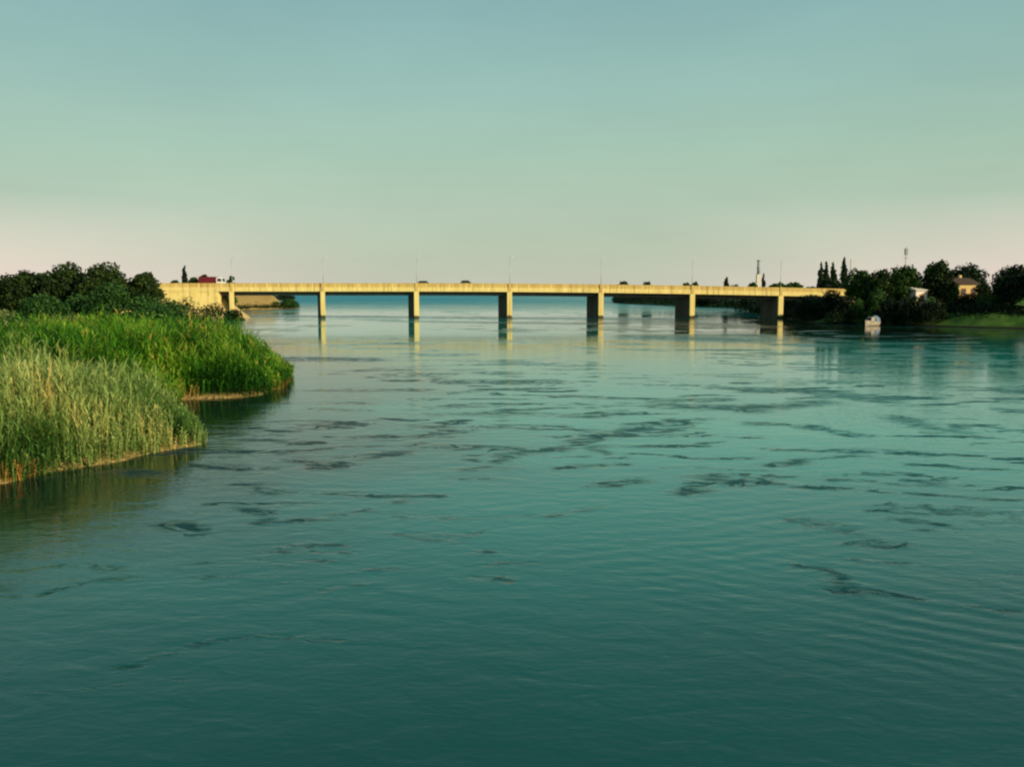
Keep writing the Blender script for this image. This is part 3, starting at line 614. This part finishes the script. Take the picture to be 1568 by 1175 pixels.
round_tree(1556, 150, 403, 72, 'big dark tree right of the yellow house at the frame edge', 'cypress', group=G, n=3600)
round_tree(1640, 142, 396, 90, 'big dark tree at the right edge of the picture', 'cypress', group=G, n=3000)
for x_, y_, h_ in [(100, 126, 13), (112, 138, 14), (118, 112, 14), (134, 122, 15)]:
    pass
G = 'bushes on the right bank'
shrub(1313, 158, 450, 28, 'green bush on the bank left above the white boat', 'shrub', group=G, n=1100)
shrub(1344, 158, 432, 30, 'sunlit yellow green bush below the dark tree', 'shrub', group=G, n=1200)
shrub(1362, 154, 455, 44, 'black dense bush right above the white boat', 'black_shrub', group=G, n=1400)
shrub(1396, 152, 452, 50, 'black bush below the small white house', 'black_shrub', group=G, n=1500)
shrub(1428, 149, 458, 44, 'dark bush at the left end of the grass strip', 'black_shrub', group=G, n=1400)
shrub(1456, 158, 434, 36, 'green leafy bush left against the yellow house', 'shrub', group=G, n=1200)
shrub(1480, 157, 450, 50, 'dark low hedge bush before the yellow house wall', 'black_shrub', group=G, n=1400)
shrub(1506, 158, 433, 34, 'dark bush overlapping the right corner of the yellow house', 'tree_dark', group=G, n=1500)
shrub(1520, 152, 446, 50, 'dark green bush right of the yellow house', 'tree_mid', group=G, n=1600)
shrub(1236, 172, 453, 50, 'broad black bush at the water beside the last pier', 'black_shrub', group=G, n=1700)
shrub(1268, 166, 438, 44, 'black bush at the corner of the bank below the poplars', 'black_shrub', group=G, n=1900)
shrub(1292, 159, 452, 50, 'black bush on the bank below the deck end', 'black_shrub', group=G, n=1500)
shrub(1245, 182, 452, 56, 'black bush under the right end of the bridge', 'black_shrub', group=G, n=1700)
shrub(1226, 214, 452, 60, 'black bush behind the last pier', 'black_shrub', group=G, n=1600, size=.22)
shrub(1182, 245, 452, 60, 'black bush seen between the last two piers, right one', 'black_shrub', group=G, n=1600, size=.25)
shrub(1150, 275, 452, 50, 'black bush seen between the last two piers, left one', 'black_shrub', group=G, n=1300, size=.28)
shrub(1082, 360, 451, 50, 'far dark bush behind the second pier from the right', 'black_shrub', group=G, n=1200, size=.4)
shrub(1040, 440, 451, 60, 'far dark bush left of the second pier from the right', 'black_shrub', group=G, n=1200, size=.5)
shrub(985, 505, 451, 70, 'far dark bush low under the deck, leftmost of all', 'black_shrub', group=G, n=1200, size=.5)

# dense low growth along the right waterline (nobody could count it)
def scatter(line, n_, spread, hmin, hmax, size, mat, name, label, cat):
    L = np.array(line); seg = np.linalg.norm(np.diff(L, axis=0), axis=1); c = np.concatenate([[0], np.cumsum(seg)]); s = RNG.uniform(0, c[-1], n_)
    x = np.interp(s, c, L[:, 0]); y = np.interp(s, c, L[:, 1]); x += RNG.normal(0, spread, n_); y += RNG.normal(0, spread, n_)
    hgt_ = height(x, y); k = (hgt_ > .0) & (np.hypot(x - 61.0, y - 149.0) > 3.2); x, y, hgt_ = x[k], y[k], hgt_[k]
    hh = (hmin + (hmax - hmin) * fbm(x * .4, y * .4, 91)); z = hgt_ + hh * RNG.uniform(0, 1, len(x)) ** .8
    V, Q2, t = leaves(np.stack([x, y, z], 1), np.tile([[-.2, -.5, .6]], (len(x), 1)), size, np.clip(RNG.normal(.4, .22, len(x)), 0, 1))
    return tag(np_mesh(name, V, Q2, mat, tone=t), label, cat, kind='stuff')
rl = [on_z(*p) for p in [(1640, 502), (1568, 501), (1500, 500), (1400, 497), (1335, 494), (1290, 494), (1255, 494)]]
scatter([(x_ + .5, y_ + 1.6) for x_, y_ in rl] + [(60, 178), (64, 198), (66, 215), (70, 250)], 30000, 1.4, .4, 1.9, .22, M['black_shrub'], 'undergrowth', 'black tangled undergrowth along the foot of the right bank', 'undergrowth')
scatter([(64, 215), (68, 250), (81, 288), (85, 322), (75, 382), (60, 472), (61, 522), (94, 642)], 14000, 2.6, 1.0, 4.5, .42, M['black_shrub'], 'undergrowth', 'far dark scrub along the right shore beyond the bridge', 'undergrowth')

scatter([(-77, 232), (-87.5, 262), (-90.5, 296), (-81, 313), (-78, 322), (-88, 337)], 5000, .8, .3, 1.3, .28, M['tree_dark'], 'undergrowth', 'dark waterside weeds along the foot of the golden bluff', 'undergrowth')

# ------------------------------------------------------------------ reeds
def inside(n_, box, poly, margin=0.25):
    x = RNG.uniform(box[0], box[1], n_); y = RNG.uniform(box[2], box[3], n_)
    k = sdf(x, y, poly) > margin; return x[k], y[k]
def reeds(name, x, y, hfun, nleaf, mat, label, tone_shift=0.0, wide=.03, lean=(.1, -.04), Lf=(.45, .8)):
    n_ = len(x); z0 = np.maximum(height(x, y), -.25); h = hfun(x, y) * np.clip(RNG.normal(.92, .14, n_), .45, 1.3)
    cl = fbm(x * .55, y * .55, 101, 3); tone0 = np.clip(.10 + .75 * (cl - .27) * 1.9 + RNG.normal(0, .12, n_) + tone_shift, 0, 1)
    tip = np.stack([x + lean[0] * h + RNG.normal(0, .10, n_) * h, y + lean[1] * h + RNG.normal(0, .10, n_) * h, z0 + h], 1); base = np.stack([x, y, z0 - .05], 1)
    Vs, Qs, Ts = [], [], []; off = 0
    # stems
    a = RNG.uniform(0, 2 * math.pi, n_); sx = np.stack([np.cos(a), np.sin(a), 0 * a], 1) * .014
    V = np.stack([base - sx, base + sx, tip + sx * .3, tip - sx * .3], 1).reshape(-1, 3)
    Vs.append(V); Qs.append(np.arange(4 * n_).reshape(-1, 4)); Ts.append(np.repeat(np.clip(tone0 + .15, 0, 1), 4)); off += 4 * n_
    for j in range(nleaf):
        f = .10 + .88 * (j + RNG.uniform(0, 1, n_)) / nleaf; p0 = base + (tip - base) * f[:, None]
        az = RNG.uniform(0, 2 * math.pi, n_); el = RNG.uniform(.75, 1.25, n_); Ln = RNG.uniform(Lf[0], Lf[1], n_) * np.minimum(1, h / 2.2)
        dr = RNG.uniform(.15, .75, n_) * Ln; wd = wide * RNG.uniform(.7, 1.3, n_)
        hx = np.stack([np.cos(az), np.sin(az), 0 * az], 1); sd_ = np.stack([-np.sin(az), np.cos(az), 0 * az], 1)
        pts = []
        for t_, wf in ((0, .5), (.4, 1.0), (.75, .7), (1, .08)):
            c = p0 + hx * (Ln * np.cos(el) * t_ * (1 + .3 * t_))[:, None]; c[:, 2] += Ln * np.sin(el) * t_ - dr * t_ * t_
            pts += [c - sd_ * (wd * wf)[:, None], c + sd_ * (wd * wf)[:, None]]
        V = np.stack(pts, 1).reshape(-1, 3); b0 = np.arange(n_)[:, None, None] * 8
        q = np.array([[0, 1, 3, 2], [2, 3, 5, 4], [4, 5, 7, 6]])[None] + b0
        Vs.append(V); Qs.append(q.reshape(-1, 4) + off); off += 8 * n_
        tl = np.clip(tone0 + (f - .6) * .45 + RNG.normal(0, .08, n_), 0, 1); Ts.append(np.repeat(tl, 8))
    return tag(np_mesh(name, np.concatenate(Vs), np.concatenate(Qs), mat, tone=np.concatenate(Ts)), label, 'reeds', kind='stuff')
A1 = on_z(262, 628)[1]
x, y = inside(23000, (-32, -9, 24, 47), LEFT, -.15)
k = (y < 35.5 + (x + 14) * .45) & (x < -.30 * y - .2)
hN = lambda x, y: (.65 + 1.95 * sstep(-.3, 3.4, sdf(x, y, LEFT)) ** .8) * (.70 + .60 * fbm(x * .5, y * .5, 111, 3)) * (1 - .45 * sstep(-14.0, -10.8, x))
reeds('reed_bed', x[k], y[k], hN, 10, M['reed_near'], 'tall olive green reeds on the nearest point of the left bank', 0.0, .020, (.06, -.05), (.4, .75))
x, y = inside(28000, (-42, -12.5, 44, 76), LEFT, -.15)
k = (y > A1 + 1.5) & (y < 66 - .15 * (x + 15)) & (x > -.535 * y + (fbm(x * .3, y * .3, 161, 2) - .5) * 9)
hM = lambda x, y: (.75 + 2.05 * sstep(-.2, 5.0, sdf(x, y, LEFT)) ** .85) * (.74 + .52 * fbm(x * .45, y * .45, 121, 3))
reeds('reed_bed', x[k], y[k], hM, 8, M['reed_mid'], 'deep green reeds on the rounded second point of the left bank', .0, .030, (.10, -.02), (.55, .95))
x, y = inside(26000, (-95, -14, 48, 128), LEFT, .4)
k = (x > -.72 * y - 8) & ((y > 66 - .15 * (x + 15)) | ((x < -.50 * y) & (y > 54)))
hF = lambda x, y: (1.1 + .9 * sstep(.3, 4, sdf(x, y, LEFT))) * (.65 + .7 * fbm(x * .2, y * .2, 131, 3))
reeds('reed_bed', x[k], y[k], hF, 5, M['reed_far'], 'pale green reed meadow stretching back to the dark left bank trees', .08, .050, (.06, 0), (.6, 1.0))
# dry straw at the water's edge
def edge_strip(pts, n_, sp):
    L = np.array(pts); c = np.concatenate([[0], np.cumsum(np.linalg.norm(np.diff(L, axis=0), axis=1))]); s = RNG.uniform(0, c[-1], n_)
    x = np.interp(s, c, L[:, 0]) + RNG.normal(0, sp, n_); y = np.interp(s, c, L[:, 1]) + RNG.normal(.25, sp, n_)
    d = sdf(x, y, LEFT); k = (d > -.1) & (fbm(x * .45, y * .45, 141, 2) > .50); return x[k], y[k]
x1, y1 = edge_strip(LEFT[3:8], 1500, .4); x2, y2 = edge_strip(LEFT[10:15], 1300, .4)
x, y = np.concatenate([x1, x2]), np.concatenate([y1, y2])
reeds('dry_grass', x, y, lambda x, y: .20 + .75 * fbm(x * .7, y * .7, 151, 2), 6, M['straw'], 'golden dry grass fringe at the foot of the left bank reeds', .1, .02, (.15, -.1), (.3, .5))

# ------------------------------------------------------------------ small buildings, boat, tower, mast
def house(px, Y, wpx, top, label, mat, wallmat, roofh=1.2, rz=0.0, depth=6.0, name='house', win=2):
    x, _, zt = at(px, top, Y); g0 = H(x, Y); wd = wpx / F * Y; hh = zt - g0 - roofh
    t = empty(name, (x, Y, g0), rz); tag(t, label, 'house')
    MB().prism([(-wd / 2, 0, -.6), (wd / 2, 0, -.6), (wd / 2, depth, -.6), (-wd / 2, depth, -.6)], [(-wd / 2, 0, hh), (wd / 2, 0, hh), (wd / 2, depth, hh), (-wd / 2, depth, hh)]).build('wall', wallmat, t)
    ov = .35; mb = MB()
    pr = [(-ov, hh), (-ov, hh + .12), (depth / 2, hh + roofh), (depth + ov, hh + .12), (depth + ov, hh)]
    mb.prism([(-wd / 2 - ov, a, c) for a, c in pr], [(wd / 2 + ov, a, c) for a, c in pr]); rf = mb.build('roof', mat, t)
    MB().box(wd * .2, wd * .2 + .5, depth * .6, depth * .6 + .5, hh + .4, hh + roofh + .5).build('chimney', wallmat, rf)
    for k in range(win):
        xc = -wd / 2 + wd * (k + .5) / win; zc = hh - 1.35
        wf = MB().box(xc - .55, xc + .55, -.05, .02, zc - .65, zc + .65).build('window', M['shutter'], t)
        MB().box(xc - .42, xc + .42, -.062, -.03, zc - .52, zc + .52).build('pane', M['glass'], wf)
        MB().box(xc - .65, xc + .65, -.14, -.0, zc - .74, zc - .655).build('sill', wallmat, wf)
    MB().box(wd / 2 - 1.25, wd / 2 - .35, -.05, .02, 0, 2.05).build('door', M['shutter'], t)
    return t
house(1484, 166, 34, 425, 'yellow rendered house with orange shutters half hidden by right bank trees', M['tile'], M['render'], 1.3, R(12), win=2)
house(1412, 157, 22, 438, 'small white house between the broad tree and the tallest dark tree', M['pale_render'], M['pale_render'], .8, R(20), 4, win=1)

def boat(px, py, rz):
    x, y = on_z(px, py); t = empty('motorboat', (x, y, 0), rz)
    tag(t, 'small white motorboat with rounded blue grey canopy moored at the dark right bank', 'boat')
    st = [(-2.2, .85, .75), (-1.2, 1.0, .78), (.2, 1.02, .85), (1.3, .75, .98), (2.1, .32, 1.12), (2.45, .03, 1.2)]
    bm = bmesh.new(); rows = []
    for sx, hb, fr in st:
        kz = -.25 + .22 * max(0, sx - .8); rows.append([bm.verts.new(v) for v in ((sx, -hb, fr), (sx - .04, -hb * .86, .25), (sx - .1, -hb * .45, -.1), (sx - .1, 0, kz), (sx - .1, hb * .45, -.1), (sx - .04, hb * .86, .25), (sx, hb, fr))])
    for a, c in zip(rows, rows[1:]):
        for i in range(6): bm.faces.new((a[i], a[i + 1], c[i + 1], c[i]))
        bm.faces.new((a[6], a[0], c[0], c[6]))
    bm.faces.new(rows[0]); mb = MB(); mb.bm.free(); mb.bm = bm; hull = mb.build('hull', M['boat_white'], t)
    MB().box(-2.0, .9, -.96, -.90, .80, .90).box(-2.0, .9, .90, .96, .80, .90).build('gunwale', M['canvas'], hull)
    cab = MB().prism([(-.6, -.72, .82), (1.2, -.6, .9), (1.2, .6, .9), (-.6, .72, .82)], [(-.5, -.6, 1.75), (.65, -.52, 1.72), (.65, .52, 1.72), (-.5, .6, 1.75)]).build('cabin', M['boat_white'], t, bevel=.08)
    MB().prism([(1.02, -.48, 1.12), (1.1, -.48, 1.10), (1.1, .48, 1.10), (1.02, .48, 1.12)], [(.74, -.42, 1.62), (.82, -.42, 1.60), (.82, .42, 1.60), (.74, .42, 1.62)]).build('windscreen', M['glass'], cab)
    bm = bmesh.new(); rows = []
    for sx in (-2.0, -1.6, -.9, -.3):
        rows.append([bm.verts.new((sx, .92 * math.cos(a), .85 + 1.15 * math.sin(a) * (1 if sx > -1.9 else .9))) for a in [math.pi * i / 10 for i in range(11)]])
    for a, c in zip(rows, rows[1:]):
        for i in range(10): bm.faces.new((a[i], a[i + 1], c[i + 1], c[i]))
    bm.faces.new(rows[0]); mb = MB(); mb.bm.free(); mb.bm = bm; mb.build('canopy', M['canvas'], t, smooth=True)
    MB().box(-2.55, -2.2, -.18, .18, .2, 1.05, .05).build('outboard_motor', M['girder'], t)
    return t
b_ = boat(1334, 499, R(-140)); b_.scale = (.82, .82, .86)

x, _, zt = at(1162, 398, 480); g0 = H(x, 480); t = empty('tower', (x, 480, g0)); tag(t, 'slim grey industrial tower rising behind the bridge left of the poplars', 'tower')
h = zt - g0
MB().prism([(-1.2, -1.2, -.5), (1.2, -1.2, -.5), (1.2, 1.2, -.5), (-1.2, 1.2, -.5)], [(-1.0, -1.0, h * .62), (1.0, -1.0, h * .62), (1.0, 1.0, h * .62), (-1.0, 1.0, h * .62)]).build('base_shaft', M['pale_render'], t)
MB().tube((0, 0, h * .62), (0, 0, h), .82, .72, 16).build('upper_shaft', M['greymetal'], t, smooth=True)
for z in (.63, .78, .97): MB().tube((0, 0, h * z), (0, 0, h * z + .35), 1.05, 1.05, 16).build('platform', M['greymetal'], t)
MB().tube((.3, 0, h), (.3, 0, h + 1.8), .07, .05, 6).build('antenna', M['steel'], t)

x, _, zt = at(1388, 378, 168); g0 = H(x, 168); t = empty('mast', (x, 168, g0)); tag(t, 'thin mast with a small head sticking up above the broad right bank tree', 'mast')
h = zt - g0
MB().tube((0, 0, -.3), (0, 0, h), .16, .07, 8).build('pole', M['steel'], t, smooth=True)
MB().box(-.28, .28, -.2, .2, h - 1.5, h - .3, .05).build('antenna_head', M['greymetal'], t)
mb = MB()
for k in range(4): mb.tube((-.5, 0, h - 2.0 - k * .05), (.5, 0, h - 2.0 - k * .05), .03, .03, 6)
mb.build('cross_arm', M['steel'], t)
x, _, zt = at(1303, 397, 172); g0 = H(x, 172); t = empty('utility_pole', (x, 172, g0)); tag(t, 'thin pale utility pole between the pointed poplar and the round green tree', 'pole')
h = zt - g0
MB().tube((0, 0, -.3), (0, 0, h), .14, .09, 8).build('pole', M['steel'], t, smooth=True)
MB().box(-.7, .7, -.05, .05, h - .6, h - .48).build('cross_arm', M['steel'], t)
